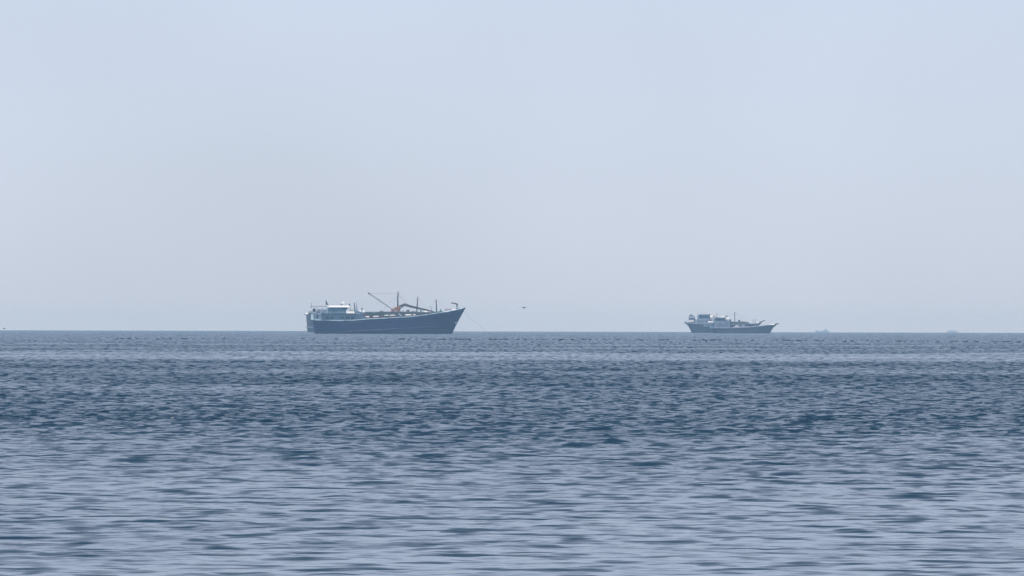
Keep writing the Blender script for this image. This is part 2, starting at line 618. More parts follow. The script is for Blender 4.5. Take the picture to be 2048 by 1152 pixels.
# ---------------------------------------------- the long blue dhow
D1 = sea_dist(5.2)
A1 = Frame(780, 667.6, D1, math.radians(6))
R1 = empty('cargo_dhow', A1.loc, A1.h)
tag(R1, 'long dark blue cargo dhow with orange deck crane, white wheelhouse roof and three masts', 'dhow')
stern1 = [(A1.x(640), -1.3), (A1.x(635.5), 0.0), (A1.x(634), A1.z(664.5)), (A1.x(629.5), A1.z(661)), (A1.x(627), A1.z(652)),
          (A1.x(624), A1.z(641)), (A1.x(623.5), A1.z(630))]
bow1 = [(A1.x(899), -1.3), (A1.x(904), 0.0), (A1.x(911), A1.z(652)), (A1.x(920), A1.z(635)), (A1.x(931), A1.z(615))]
sheer1 = A1.pts([(624, 640.8), (648, 641.4), (681, 641.7), (705, 641.3), (734, 638.9), (765, 637.2), (792, 635.4),
                 (818, 634.2), (846, 631.2), (867, 628), (882, 625.8), (906, 621.6), (920, 618.3), (931, 615)])
h1 = Hull(stern1, bow1, sheer1, 10.5, PT, PW, 60, 12)
hull1 = h1.shell('hull', M['hull_blue'], R1)
h1.deck('deck', M['deck'], R1, 1.0)
for sg in (-1, 1):
    h1.line(0.005, 0.985, lambda u: h1.top(u) + 0.03, sg, 0.13, -0.03, 60).build('gunwale_rail', M['rail'], hull1)
    h1.line(0.22, 0.86, lambda u: 0.75 + 1.75 * max(0, u - 0.22) / 0.64 * (0.75 + 0.25 * u), sg, 0.10, 0.0, 50).build(
        'rubbing_strake', M['strake'], hull1)
    h1.line(0.02, 0.99, lambda u: h1.top(u) - 0.62, sg, 0.06, 0.0, 50).build('sheer_strake', M['strake'], hull1)
for sg in (-1, 1):
    vs = []
    for u in np.linspace(0.0, 0.985, 50):
        for z in np.linspace(-1.0, 0.55 + 0.9 * u, 5):
            vs.append(h1.side(u, float(z), sg, .03))
    fs = [(5 * i + j, 5 * i + 5 + j, 5 * i + 6 + j, 5 * i + 1 + j) for i in range(49) for j in range(4)]
    o = MB().add(vs, fs).build('antifouling_band', M['antifouling'], hull1, smooth=True)
    o.modifiers.new('paint', 'SOLIDIFY').thickness = .02
mb = MB()
p = h1.side(h1.u_at(A1.x(911), A1.z(645)), A1.z(645), -1, 0.05)
mb.tube([(p[0], p[1] + 0.15, p[2]), (p[0], p[1] - 0.08, p[2])], [0.32, 0.32], 10)
mb.build('hawse_pipe', M['white'], hull1)
mb = MB()
mb.tube([(A1.x(632), 0, -0.9), (A1.x(630), 0, 2.2)], 0.16, 8).box(A1.x(629), A1.x(634), -0.06, 0.06, -1.2, 0.5)
mb.build('rudder', M['dark'], R1)

# stern bulwark house with open gallery
mb = MB()
x0, x1 = A1.x(624), A1.x(642)
for zz, t in ((4.25, .28), (5.85, .30)):
    mb.box(x0, x1, -3.9, 3.9, zz, zz + t)
mb.box(x0 + 0.05, x0 + 0.45, -3.85, 3.85, 4.5, 5.9)
for x in (A1.x(630), A1.x(636), A1.x(641)):
    mb.box(x - .12, x + .12, -3.85, -3.6, 4.5, 5.9).box(x - .12, x + .12, 3.6, 3.85, 4.5, 5.9)
mb.box(A1.x(635), x1, -3.7, 3.7, 4.5, 5.9)
mb.build('stern_gallery', M['rail'], R1, bevel=0.03)

# lower deckhouse
low = MB().prism(A1.pts([(641, 641.8), (716, 641.8), (734, 638.4), (724, 634), (716, 630.5), (707, 628), (641, 628)]), -4.4, 4.4).build(
    'lower_deckhouse', M['house'], R1)
for px in (652.5, 662, 683, 692.5, 703):
    x, z = A1.p(px, 636.2)
    w = MB().box(x - .48, x + .48, -4.45, -4.38, z - .36, z + .36).build('window', M['glass'], low)
    MB().box(x - .6, x + .6, -4.47, -4.40, z - .50, z - .40).build('sill', M['house_pale'], low)
x, z = A1.p(672.5, 640)
MB().box(x - .42, x + .42, -4.46, -4.38, z - .1, z + 1.75).build('door', M['house_blue'], low)
MB().box(A1.x(640), A1.x(709), -4.75, 4.75, A1.z(628), A1.z(626.9)).build('boat_deck', M['house'], R1)
mb = MB().box(A1.x(641), A1.x(714), -4.52, -4.42, A1.z(641.3), A1.z(640.5))
mb.build('rubbing_band', M['rail'], low)
# upper deckhouse with the wheelhouse
up = MB().prism(A1.pts([(654, 626.8), (692, 626.8), (690, 622), (694.5, 615.2), (655, 615.2)]), -3.3, 3.3).build('wheelhouse', M['house'], R1)
for px in (660, 666.5, 673, 679.5):
    x, z = A1.p(px, 619.3)
    MB().box(x - .34, x + .34, -3.36, -3.28, z - .28, z + .30).build('window', M['house_blue'], up)
for px, w_ in ((686, .30), (690.2, .26)):
    x, z = A1.p(px, 618)
    MB().box(x - w_, x + w_, -3.36, -3.28, z - .25, z + .42).build('window', M['glass'], up)
rf = MB().box(A1.x(655.5), A1.x(698), -4.1, 4.1, A1.z(614.8), A1.z(611.4), top=(0.2, 0.2, 0.55)).build('wheelhouse_roof', M['white'], R1, bevel=0.04)
# roof gear
mb = MB().blob((A1.x(687.2), 0, A1.z(606.3)), (0.52, 0.52, 0.36)).tube([(A1.x(687.2), 0, A1.z(611.6)), (A1.x(687.2), 0, A1.z(607))], 0.14)
mb.build('radar_dome', M['white'], R1, smooth=True)
mb = MB().tube([(A1.x(682.4), -1, A1.z(611.6)), (A1.x(682.4), -1, A1.z(609))], 0.10).box(A1.x(679), A1.x(685.6), -1.1, -0.9, A1.z(609.4), A1.z(608.2))
mb.build('radar_scanner', M['mast'], R1)
mb = MB().box(A1.x(696.4), A1.x(700), -2.4, -1.6, A1.z(613.2), A1.z(611), top=(.1, .1, 0)).tube(
    [(A1.x(698), -2, A1.z(612)), (A1.x(697.2), -2, A1.z(608.6))], 0.13).blob((A1.x(697.4), -2, A1.z(608.8)), (.28, .28, .22), 8, 6)
mb.build('searchlight', M['mast'], R1)
mb = MB().prism(A1.pts([(660.5, 610.4), (663, 611.5), (670, 611.5), (668, 610.2), (664, 609.5)]), -1.9, 0.2)
mb.build('life_raft', M['house_pale'], R1, bevel=0.03)
# flag staff and flag
mb = MB().tube([(A1.x(652.6), 1, A1.z(615)), (A1.x(652.2), 1, A1.z(600))], [0.07, 0.05], 6)
mb.build('flagstaff', M['mast'], R1)
vs, fs = [], []
for i in range(7):
    for j in range(4):
        t = i / 6
        vs.append((A1.x(652.2) + .1 + (0.42 + .1 * t) * j / 3 * (0.5 + t), 1 + .16 * math.sin(2.4 * j + 1.5 * t), A1.z(601.2) - 1.25 * t - .10 * j))
for i in range(6):
    for j in range(3):
        fs.append((i * 4 + j, i * 4 + j + 1, (i + 1) * 4 + j + 1, (i + 1) * 4 + j))
fl = MB().add(vs, fs).build('flag', M['dark'], R1, smooth=True)
md = fl.modifiers.new('cloth', 'SOLIDIFY')
md.thickness = 0.02
# awning frame over the poop, aft staff with white lamp
mb = MB()
for y in (-3.4, 3.4):
    mb.tube([(A1.x(623.5), y, A1.z(613.3)), (A1.x(656), y, A1.z(612.3))], 0.10, 6)
    for px in (624, 634.5, 645):
        mb.tube([(A1.x(px), y, A1.z(628)), (A1.x(px), y, A1.z(613.2))], 0.045, 6)
for px in (624, 634.5, 645):
    mb.tube([(A1.x(px), -3.4, A1.z(613)), (A1.x(px), 3.4, A1.z(613))], 0.06, 6)
mb.build('awning_frame', M['house_pale'], R1)
MB().tube([(A1.x(623.2), 0, A1.z(630)), (A1.x(622.7), 0, A1.z(602))], [.07, .05], 6).build('stern_staff', M['mast'], R1)
MB().blob((A1.x(622.4), 0, A1.z(606.2)), (.22, .2, .42), 8, 6).build('stern_lamp', M['white'], R1, smooth=True)
mb = MB()
vs = []
for i in range(9):
    t = math.pi * i / 8
    vs.append((A1.x(626.5) - 0.72 * math.cos(t), A1.z(620.5) + 0.62 * math.sin(t)))
mb.prism(list(reversed(vs)), -3.1, -1.0)
mb.build('awning_hood', M['canvas'], R1)
MB().box(A1.x(639.5), A1.x(645), -2.8, -1.6, A1.z(617.6), A1.z(615.2), top=(.08, .08, .05)).tube(
    [(A1.x(641), -2.2, A1.z(627)), (A1.x(641), -2.2, A1.z(617))], .08).build('water_tank', M['white'], R1, bevel=.03)
mb = MB().tube([(A1.x(627), -3.2, A1.z(621.2)), (A1.x(627), -2.9, A1.z(621.2))], .48, 12)
mb.build('tyre_fender', M['dark'], R1)
rail_posts(R1, 'poop_railing', M['mast'], A1.x(630), A1.x(654), -4.5, A1.z(627), A1.z(621.8), 8)
rail_posts(R1, 'wing_railing', M['rail'], A1.x(640), A1.x(708), -4.6, A1.z(626.9), A1.z(624.3), 16, 2, .03)
# bridge front: sloping white brace and white wing deck
MB().prism(A1.pts([(690, 626.6), (707, 626.6), (705.5, 623.2), (690, 623.2)]), -4.9, 4.5, 1.0).build('bridge_wing', M['white'], R1)
for y in (-3.6, 3.6):
    MB().tube([(A1.x(697), y, A1.z(616)), (A1.x(701.5), y, A1.z(618.2)), (A1.x(704.8), y, A1.z(623.4))], [.14, .2, .26], 8).build(
        'bridge_brace', M['white'], R1, smooth=True)
# funnels behind the bridge
MB().tube([(A1.x(709.6), -1.2, A1.z(631)), (A1.x(708.2), -1.2, A1.z(605.2))], [.20, .17], 10).build('exhaust_pipe', M['mast'], R1, smooth=True)
MB().tube([(A1.x(714.8), .8, A1.z(631)), (A1.x(712.9), .8, A1.z(600))], [.20, .17], 10).build('exhaust_pipe', M['house_pale'], R1, smooth=True)
MB().prism(A1.pts([(708, 632), (728, 634), (722, 624.2), (712, 621.6)]), -2.6, 2.6).build('winch_house', M['house_blue'], R1)
for a, b in ((711, 714.5), (716.5, 719)):
    MB().box(A1.x(a), A1.x(b), -3.2, -2.65, A1.z(628.2), A1.z(626.6)).build('locker', M['white'], R1)
mb = MB().tube([(A1.x(722.6), -1.5, A1.z(626)), (A1.x(722.9), -1.5, A1.z(617.2))], .08).blob((A1.x(723), -1.5, A1.z(617.8)), (.3, .25, .26), 8, 6)
mb.build('vent_cowl', M['mast'], R1)
for a, b, t in ((717.5, 721.5, 620.8), (724, 728.3, 621.2)):
    MB().box(A1.x(a), A1.x(b), -2.3, -1.3, A1.z(624), A1.z(t), top=(.08, .08, .4)).build('deck_box', M['white'], R1, bevel=.03)

# long covered hold
hold = MB().prism(A1.pts([(724, 636), (735, 636.5), (800, 634.5), (835, 632.5), (868, 629), (872, 624.5), (846, 623.6), (790, 622.8), (736, 623.6), (724, 625.5)]), -3.5, 3.5).build(
    'hold_cover', M['tarp'], R1, bevel=0.1)
mb = MB()
for i in range(15):
    x = A1.x(732 + i * 9.5)
    mb.tube([(x, -3.57, A1.z(633 - i * .22)), (x, -3.57, A1.z(623.9)), (x, 3.57, A1.z(623.9)), (x, 3.57, A1.z(633))], .06, 5)
mb.build('cover_batten', M['mast'], hold)
MB().prism(A1.pts([(726, 636.4), (762, 636), (764, 632.4), (740, 631.8), (727, 632.8)]), -4.2, -3.6).build('side_tarpaulin', M['tarp_red'], R1, bevel=.05)
MB().prism(A1.pts([(776, 634.6), (792, 634.2), (791, 631.6), (778, 631.8)]), -4.25, -3.65).build('side_tarpaulin', M['tarp_red'], R1, bevel=.05)
MB().prism(A1.pts([(741, 627.8), (753, 627.8), (751, 624.6), (743, 624.6)]), -3.62, -2.6).build('net_bundle', M['green'], R1, bevel=.08)

# main mast with derrick and stays
MB().tube([(A1.x(795), 0, A1.z(634)), (A1.x(795.4), 0, A1.z(600)), (A1.x(796), 0, A1.z(582.4))], [.27, .22, .14], 10).build('main_mast', M['mast'], R1, smooth=True)
MB().box(A1.x(794.4), A1.x(797.6), -.5, .5, A1.z(587.3), A1.z(586.3)).build('masthead', M['mast'], R1)
bm = MB()
P0, P1 = Vector((A1.x(783.5), -.3, A1.z(618))), Vector((A1.x(737.5), -.3, A1.z(586.8)))
ax = (P1 - P0).normalized()
nrm = Vector((-ax.z, 0, ax.x))
for s_ in (-1, 1):
    for y in (-.16, .16):
        o_ = nrm * .17 * s_ + Vector((0, y, 0))
        bm.tube([P0 + o_ * .4, P0.lerp(P1, .5) + o_, P1 + o_ * .4], .045, 5)
for i in range(22):
    a, b = P0.lerp(P1, i / 22), P0.lerp(P1, (i + 1) / 22)
    s_ = 1 if i % 2 else -1
    for y in (-.16, .16):
        bm.tube([a + nrm * .15 * s_ + Vector((0, y, 0)), b - nrm * .15 * s_ + Vector((0, y, 0))], .03, 4)
bm.build('derrick_boom', M['mast'], R1)
MB().tube([P1 + Vector((-.3, 0, .1)), P1 + Vector((.3, 0, -.1))], .2, 8).tube([P1, P1 + Vector((0.05, 0, -.75))], .05, 5).build('derrick_sheave', M['mast'], R1)
for a, b in (((796, 588), (821, 613)), ((796, 588), (815, 611)), ((795.6, 586.6), (738, 587)), ((795, 592), (786, 613))):
    MB().tube([(A1.x(a[0]), 0, A1.z(a[1])), (A1.x(b[0]), -.3, A1.z(b[1]))], .022, 5).build('stay_wire', M['rope'], R1)

# orange crane, boom folded down forward
cr = MB().prism(A1.pts([(783, 632.5), (800, 632), (799.5, 612.4), (795, 612.8), (784.5, 616.8), (782.3, 619)]), -1.5, 1.5).build('deck_crane', M['crane'], R1, bevel=.06)
MB().box(A1.x(784.5), A1.x(788.3), -1.56, -1.48, A1.z(619.6), A1.z(617.6)).build('cab_window', M['white'], cr)
MB().prism(A1.pts([(788.5, 624), (792.4, 621.8), (791.6, 619.8), (789, 621.2)]), -1.62, -1.48).build('counterweight', M['canvas'], cr)
MB().prism(A1.pts([(793, 630.5), (797.6, 631.8), (794.6, 626.4), (792.6, 626.2)]), -1.66, -1.48).build('ladder_plate', M['white'], cr)
bm = MB()
bp = A1.pts([(797, 613.4), (802.5, 611.6), (808, 609.4), (813, 610.2), (822, 613), (846, 618.3), (866, 623)])
hs = [.34, .40, .44, .42, .36, .28, .2]
upr = [(x, z + h) for (x, z), h in zip(bp, hs)]
lwr = [(x, z - h) for (x, z), h in zip(bp, hs)]
for i in range(len(bp) - 1):
    bm.prism([lwr[i], lwr[i + 1], upr[i + 1], upr[i]], -.32, .32)
bm.build('crane_boom', M['rust'], cr)
MB().tube([(A1.x(866), 0, A1.z(623)), (A1.x(872), 0, A1.z(624.3)), (A1.x(880), 0, A1.z(624))], [.16, .14, .1], 8).build('crane_hook_arm', M['mast'], cr)
MB().tube([(A1.x(799), -.5, A1.z(618)), (A1.x(809), -.5, A1.z(611))], [.13, .10], 8).build('boom_cylinder', M['mast'], cr)

# second and third masts, davit, bow crane
MB().tube([(A1.x(833), -.6, A1.z(630)), (A1.x(833.8), -.6, A1.z(610)), (A1.x(834.9), -.6, A1.z(593.5))], [.18, .19, .15], 10).build('fore_mast', M['mast'], R1, smooth=True)
MB().tube([(A1.x(873), -.4, A1.z(627)), (A1.x(871.6), -.4, A1.z(598.6))], [.2, .16], 10).build('king_post', M['mast'], R1, smooth=True)
MB().tube([(A1.x(861.8), -2.5, A1.z(629)), (A1.x(861.4), -2.5, A1.z(615.4)), (A1.x(859.8), -2.5, A1.z(612.9)), (A1.x(856.4), -2.5, A1.z(613.4))], [.11, .1, .09, .06], 8).build('davit', M['house_pale'], R1, smooth=True)
bc = MB().tube([(A1.x(913.6), -.2, A1.z(621)), (A1.x(913.6), -.2, A1.z(608.5))], [.2, .2], 10).build('bow_crane', M['mast'], R1)
MB().tube([(A1.x(915.2), -.2, A1.z(608.8)), (A1.x(911), -.2, A1.z(606.6)), (A1.x(904), -.2, A1.z(605.9)), (A1.x(901.4), -.2, A1.z(604.4))], [.24, .22, .18, .12], 8).build('jib', M['rust'], bc)
MB().box(A1.x(912), A1.x(915.6), -.6, .2, A1.z(616.5), A1.z(613.8)).build('winch', M['house_pale'], bc)
# foredeck
MB().prism(A1.pts([(876, 627.4), (884, 626), (884, 621), (876.8, 622)]), -2.4, 2.4).build('forecastle_hatch', M['green'], R1, bevel=.05)
MB().tube([(A1.x(879.4), -2.2, A1.z(623)), (A1.x(879.4), -2.2, A1.z(617.6))], [.16, .1], 8).build('bollard', M['dark'], R1)
mb = MB()
for i in range(12):
    px = 883 + i * 3.9
    zt = h1.top(h1.u_at(A1.x(px), 6))
    mb.tube([(A1.x(px), -h1.hb(h1.u_at(A1.x(px), 6.5), 6.5) + .2, zt - .1), (A1.x(px), -h1.hb(h1.u_at(A1.x(px), 6.5), 6.5) + .2, zt + .62)], .035, 5)
pts = []
for i in range(12):
    px = 883 + i * 3.9
    pts.append((A1.x(px), -h1.hb(h1.u_at(A1.x(px), 6.5), 6.5) + .2, h1.top(h1.u_at(A1.x(px), 6)) + .62))
mb.tube(pts, .04, 5)
mb.build('bow_railing', M['white'], R1)
MB().tube([(A1.x(918), -.4, A1.z(621.5)), (A1.x(917.4), -.4, A1.z(616.2))], .17, 8).build('bitt', M['mast'], R1)
MB().tube([(A1.x(926), -.1, A1.z(621)), (A1.x(940), -.1, A1.z(635)), (A1.x(957), -.1, A1.z(650)), (A1.x(976), -.1, A1.z(664.5)), (A1.x(986), -.1, -.8)], .02, 6).build('anchor_rope', M['rope'], R1)

# loose things lying on the deck of the long dhow
def cargo(name, poly, y0, y1, mat, label, cat, group=None, bevel=.06):
    cx = sum(q[0] for q in poly) / len(poly)
    cz = min(A1.z(q[1]) for q in poly)
    x0 = A1.x(cx)
    mb = MB().prism([(A1.x(a) - x0, A1.z(b) - cz) for a, b in poly], y0, y1, 1.1 if mat in ('white', 'canvas') else 0.3)
    o = mb.build(name, M[mat], None, bevel=bevel)
    o.location = A1.world(x0, 0, cz)
    o.rotation_euler = (0, 0, A1.h)
    return tag(o, label, cat, group)


cargo('cargo_bundle', [(727, 632.2), (731, 634.8), (735.6, 634.9), (736, 632.2)], -4.75, -4.3, 'white',
      'white canvas bundle with drooping corner beside red tarpaulin, just ahead of the deckhouse', 'bundle')
cargo('cargo_bundle', [(743.6, 634), (755, 633.4), (754.6, 631.4), (744, 632.2)], -4.75, -4.3, 'white',
      'flat white bundle lying on the red tarpaulin below the derrick tip', 'bundle')
cargo('cargo_sack', [(765.5, 631.6), (774.5, 631.2), (774, 629.7), (767, 630.3)], -4.3, -3.6, 'white',
      'thin white sack on the grey hold cover aft of the orange crane', 'sack')
cargo('cargo_sack', [(776.5, 631.4), (789, 630.8), (786.5, 629.4), (778, 630.0)], -4.4, -3.7, 'canvas',
      'white sack lying at the foot of the orange crane', 'sack')
cargo('cargo_plank', [(793.6, 627), (797, 630.2), (799.5, 631.2), (801.5, 631.2), (797.5, 628.6), (795.2, 626.2)], -4.3, -4.1, 'white',
      'white plank leaning against the forward side of the orange crane', 'plank', bevel=.02)
cargo('skiff', [(806.5, 629), (808.5, 630.8), (818.5, 630.4), (821, 628.6)], -4.6, -3.7, 'white',
      'small white skiff stowed on the grey hold cover just forward of the orange crane', 'skiff')
cargo('cargo_box', [(823.6, 629.9), (828.2, 629.7), (828.2, 628.4), (823.6, 628.6)], -4.4, -3.8, 'white',
      'small white box beside the foot of the second mast', 'box', bevel=.03)
cargo('cargo_sack', [(846, 624.4), (854.5, 623.8), (852, 621.5), (848, 622)], -1.9, -.9, 'white',
      'white sack on top of the grey hold cover under the lowered crane boom', 'sack')
cargo('life_boat', [(902.5, 618.6), (904.5, 621.6), (912, 620.8), (914, 618.4), (908, 617.5)], -2.2, -1.0, 'white',
      'white lifeboat on the foredeck under the small bow crane', 'boat', bevel=.08)
cargo('cargo_sheet', [(882.4, 626.2), (896, 623.6), (896, 621.9), (884, 624.2)], -3.6, -3.2, 'canvas',
      'long pale sheet draped along the bow rail', 'sheet', bevel=.03)
cargo('red_tarpaulin', [(889.4, 620.6), (901, 618.8), (904, 616.4), (896, 617.8), (890, 617.6)], -1.2, .4, 'tarp_red',
      'red tarpaulin heap on the foredeck behind the white lifeboat', 'tarpaulin')

cargo('cargo_crate', [(803, 623), (807.5, 623), (807.5, 620.8), (803, 620.8)], -1.8, -.6, 'house_pale',
      'pale square crate on the grey hold cover close beside the orange crane', 'crate', bevel=.03)
cargo('cargo_bale', [(811, 622.9), (819, 623), (818, 619.6), (815, 618.8), (812, 620)], -2.0, -.4, 'tarp',
      'rounded grey bale on the hold cover under the bend of the crane boom', 'bale', bevel=.1)
cargo('cargo_net', [(821.5, 623.2), (831, 623.4), (829.5, 620.6), (826, 621.4), (823, 620.2)], -2.2, -.8, 'house_pale',
      'heap of pale netting on the hold cover aft of the second mast', 'net', bevel=.08)
cargo('oil_drum', [(838.6, 623.5), (841.6, 623.6), (841.6, 617.6), (838.6, 617.6)], -2.6, -2.1, 'green',
      'upright dull green drum on the hold cover just forward of the second mast', 'drum', bevel=.06)
cargo('cargo_bale', [(757, 623.6), (766, 623.4), (764.6, 621.4), (758.6, 621.8)], -2.4, -.8, 'tarp',
      'low dark bale on the hold cover midway between wheelhouse and orange crane', 'bale', bevel=.08)
for a_, b_ in (((834.8, 595), (862, 628)), ((834.8, 595), (812, 623)), ((871.8, 600), (900, 622)), ((871.8, 600), (846, 623.5)), ((795.8, 590), (758, 623)), ((713, 602), (736, 624))):
    MB().tube([(A1.x(a_[0]), -.5, A1.z(a_[1])), (A1.x(b_[0]), -2.6, A1.z(b_[1]))], .018, 5).build('stay_wire', M['rope'], R1)
for px_, y_, t_ in ((676, .8, 604.5), (692.5, 1.4, 606.2), (659, -.6, 605.6)):
    MB().tube([(A1.x(px_), y_, A1.z(611.6)), (A1.x(px_), y_, A1.z(t_))], .03, 5).build('whip_aerial', M['mast'], R1)

# ---------------------------------------------- the grey ship behind the long dhow
D2 = 3500.0
A2 = Frame(740, 664.0, D2, math.radians(4))
R2 = empty('cargo_ship', A2.loc, A2.h)
tag(R2, 'grey ship with pale waterline stripe, only its tall stern showing behind the blue dhow', 'ship')
stern2 = [(A2.x(617), -1.3), (A2.x(615.3), 0), (A2.x(614.6), A2.z(650)), (A2.x(613.2), A2.z(632)), (A2.x(612.8), A2.z(624))]
bow2 = [(A2.x(862), -1.3), (A2.x(866), 0), (A2.x(876), A2.z(640)), (A2.x(884), A2.z(628))]
sheer2 = A2.pts([(613, 628.3), (640, 630.5), (700, 634), (780, 635), (840, 634), (870, 631), (884, 628.5)])
h2 = Hull(stern2, bow2, sheer2, 11, PT, PW, 40, 10)
hull2 = h2.shell('hull', M['hull_grey'], R2)
h2.deck('deck', M['deck'], R2, 1.0)
for sg in (-1, 1):
    mb = MB()
    vs, fs = [], []
    for i, u in enumerate(np.linspace(0, .96, 40)):
        for z in (A2.z(655.4), A2.z(652.6)):
            vs.append(h2.side(u, z, sg, .05))
    fs = [(2 * i, 2 * i + 2, 2 * i + 3, 2 * i + 1) for i in range(39)]
    o = mb.add(vs, fs).build('waterline_stripe', M['house_pale'], hull2)
    md = o.modifiers.new('paint', 'SOLIDIFY')
    md.thickness = .03
mb = MB().box(A2.x(612.7), A2.x(613.4), -3.6, 3.6, A2.z(655.4), A2.z(652.6))
mb.build('stern_stripe', M['house_pale'], hull2)
MB().box(A2.x(607.8), A2.x(616), -2.6, -2.0, A2.z(629.2), A2.z(628.1)).build('stern_gangway', M['mast'], R2)
MB().prism(A2.pts([(611, 628), (616, 628), (616, 625.4), (613.4, 625.4)]), -2.7, 2.7, 1.0).build('stern_platform', M['white'], R2)
MB().prism(A2.pts([(615.5, 630), (650, 631), (650, 625), (616, 625)]), -3.8, 3.8).build('poop_house', M['hull_grey'], R2)
rail_posts(R2, 'stern_railing', M['mast'], A2.x(615.5), A2.x(640), -3.9, A2.z(625), A2.z(622.6), 9, 2, .05)
MB().prism(A2.pts([(632, 625), (655, 625), (655, 618), (634, 618)]), -2.6, 2.6).build('deckhouse', M['house_pale'], R2, bevel=.05)

# ---------------------------------------------- dhow with the sagging awning
D3 = sea_dist(2.3)
A3 = Frame(1490, 666.5, D3, math.radians(5))
R3 = empty('dhow', A3.loc, A3.h)
tag(R3, 'low slate blue dhow with sagging white awning over its wheelhouse and a beaked bow', 'dhow')
stern3 = [(A3.x(1429), -1.2), (A3.x(1427), 0), (A3.x(1423), A3.z(660)), (A3.x(1420.5), A3.z(653))]
bow3 = [(A3.x(1536), -1.2), (A3.x(1539.5), 0), (A3.x(1543.5), A3.z(660)), (A3.x(1548.5), A3.z(652.5)), (A3.x(1551), A3.z(649))]
sheer3 = A3.pts([(1421, 655.8), (1450, 656.4), (1486, 655.3), (1511, 653.4), (1523, 652), (1535, 650.3), (1551, 649.4)])
h3 = Hull(stern3, bow3, sheer3, 7.2, PT, PW, 44, 10)
hull3 = h3.shell('hull', M['hull_slate'], R3)
h3.deck('deck', M['deck'], R3, .7)
for sg in (-1, 1):
    h3.line(0, .97, lambda u: h3.top(u) + .03, sg, .10, -.03, 40).build('gunwale_rail', M['house_pale'], hull3)
    h3.line(.06, .9, lambda u: .62 + .5 * u, sg, .08, 0, 40).build('rubbing_strake', M['strake'], hull3)
MB().prism(A3.pts([(1545.5, 652.8), (1549, 653.6), (1553, 649.3), (1558, 647.4), (1557.6, 645.6), (1552, 646.7), (1548, 648.4)]), -.22, .22).build('bow_beak', M['mast'], R3, bevel=.03)
MB().prism(A3.pts([(1540, 650), (1548.2, 650), (1548, 647.6), (1540.6, 648.1)]), -1.0, 1.0, 1.0).build('foredeck_cover', M['white'], R3, bevel=.04)
MB().tube([(A3.x(1542), 0, A3.z(650)), (A3.x(1542), 0, A3.z(645.5))], [.08, .06], 6).build('bitt', M['house_pale'], R3)
low = MB().prism(A3.pts([(1427, 656.2), (1459, 656.2), (1457.6, 646), (1427, 646)]), -2.9, 2.9).build('lower_deckhouse', M['house_pale'], R3, bevel=.04)
for px in (1432, 1438, 1444, 1450):
    x, z = A3.p(px, 650.6)
    MB().box(x - .3, x + .3, -2.95, -2.87, z - .25, z + .25).build('window', M['house_blue'], low)
up = MB().prism(A3.pts([(1427.4, 645.8), (1449, 645.8), (1448, 636), (1428, 636)]), -2.4, 2.4).build('wheelhouse', M['house_blue'], R3, bevel=.04)
for px in (1431.6, 1436, 1440.4, 1445):
    x, z = A3.p(px, 639.4)
    MB().box(x - .32, x + .32, -2.45, -2.37, z - .3, z + .3).build('window', M['glass'], up)
# awning as a thick sagging cloth
vs, fs = [], []
NXA = 17
for i in range(NXA):
    t = i / (NXA - 1)
    px = 1425.8 + 22.8 * t
    py = 631.5 + 1.0 * t + (4 * t * (1 - t)) * 3.0
    for j in range(5):
        vs.append((A3.x(px), -2.9 + 5.8 * j / 4, A3.z(py) + .10 * (j - 2) ** 2 / 4))
for i in range(NXA - 1):
    for j in range(4):
        fs.append((i * 5 + j, i * 5 + j + 1, (i + 1) * 5 + j + 1, (i + 1) * 5 + j))
aw = MB().add(vs, fs).build('awning', M['canvas'], R3, smooth=True)
md = aw.modifiers.new('cloth', 'SOLIDIFY')
md.thickness = .22
for px, py in ((1425.8, 631.4), (1448.6, 632.5)):
    for y in (-2.9, 2.9):
        MB().tube([(A3.x(px), y, A3.z(646)), (A3.x(px), y, A3.z(py - .6))], .07, 6).build('awning_pole', M['mast'], R3)
MB().tube([(A3.x(1434), 0, A3.z(636)), (A3.x(1433.6), 0, A3.z(624.8))], [.09, .06], 6).build('aerial', M['mast'], R3)
for a, b, c, d_ in ((1449.4, 1452, 634.4, 638), (1452.6, 1456.6, 634.8, 637.8), (1450, 1457.4, 638.6, 640.4)):
    MB().box(A3.x(a), A3.x(b), -2.3, 1.0, A3.z(d_), A3.z(c), top=(.05, .05, .5)).build('bridge_screen', M['white'], R3, bevel=.03)
MB().prism(A3.pts([(1450, 633.6), (1455, 633.2), (1454.6, 631.8), (1451, 632.4)]), -1.2, .6).build('sun_hood', M['mast'], R3)
MB().prism(A3.pts([(1450, 646), (1458, 646), (1457.6, 641), (1450, 640.6)]), -2.3, 2.3).build('chart_room', M['house_blue'], R3)
MB().prism(A3.pts([(1416.4, 644.6), (1424.4, 645.4), (1424.4, 643.8), (1418, 642.4)]), -2.4, 2.4, 1.0).build('stern_platform', M['white'], R3, bevel=.04)
MB().prism(A3.pts([(1420.6, 656), (1427, 656.2), (1427, 645.4), (1421.4, 645.2)]), -2.5, 2.5).build('stern_house', M['house_blue'], R3)
MB().box(A3.x(1419.6), A3.x(1424.4), -1.4, .8, A3.z(634.4), A3.z(631.4), top=(.06, .06, .45)).build('water_tank', M['white'], R3, bevel=.04)
for px in (1420.4, 1423.8):
    for y in (-1.3, .7):
        MB().tube([(A3.x(px), y, A3.z(645.2)), (A3.x(px), y, A3.z(634.3))], .06, 6).build('tank_leg', M['mast'], R3)
MB().prism(A3.pts([(1458, 656), (1463, 656), (1461.5, 638.6), (1459, 638.6)]), -.5, .5).build('exhaust_casing', M['mast'], R3, bevel=.05)
MB().prism(A3.pts([(1466, 655.6), (1500, 654.6), (1498, 652.6), (1468, 653.4)]), -2.2, 2.2).build('hold_cover', M['house_pale'], R3, bevel=.05)

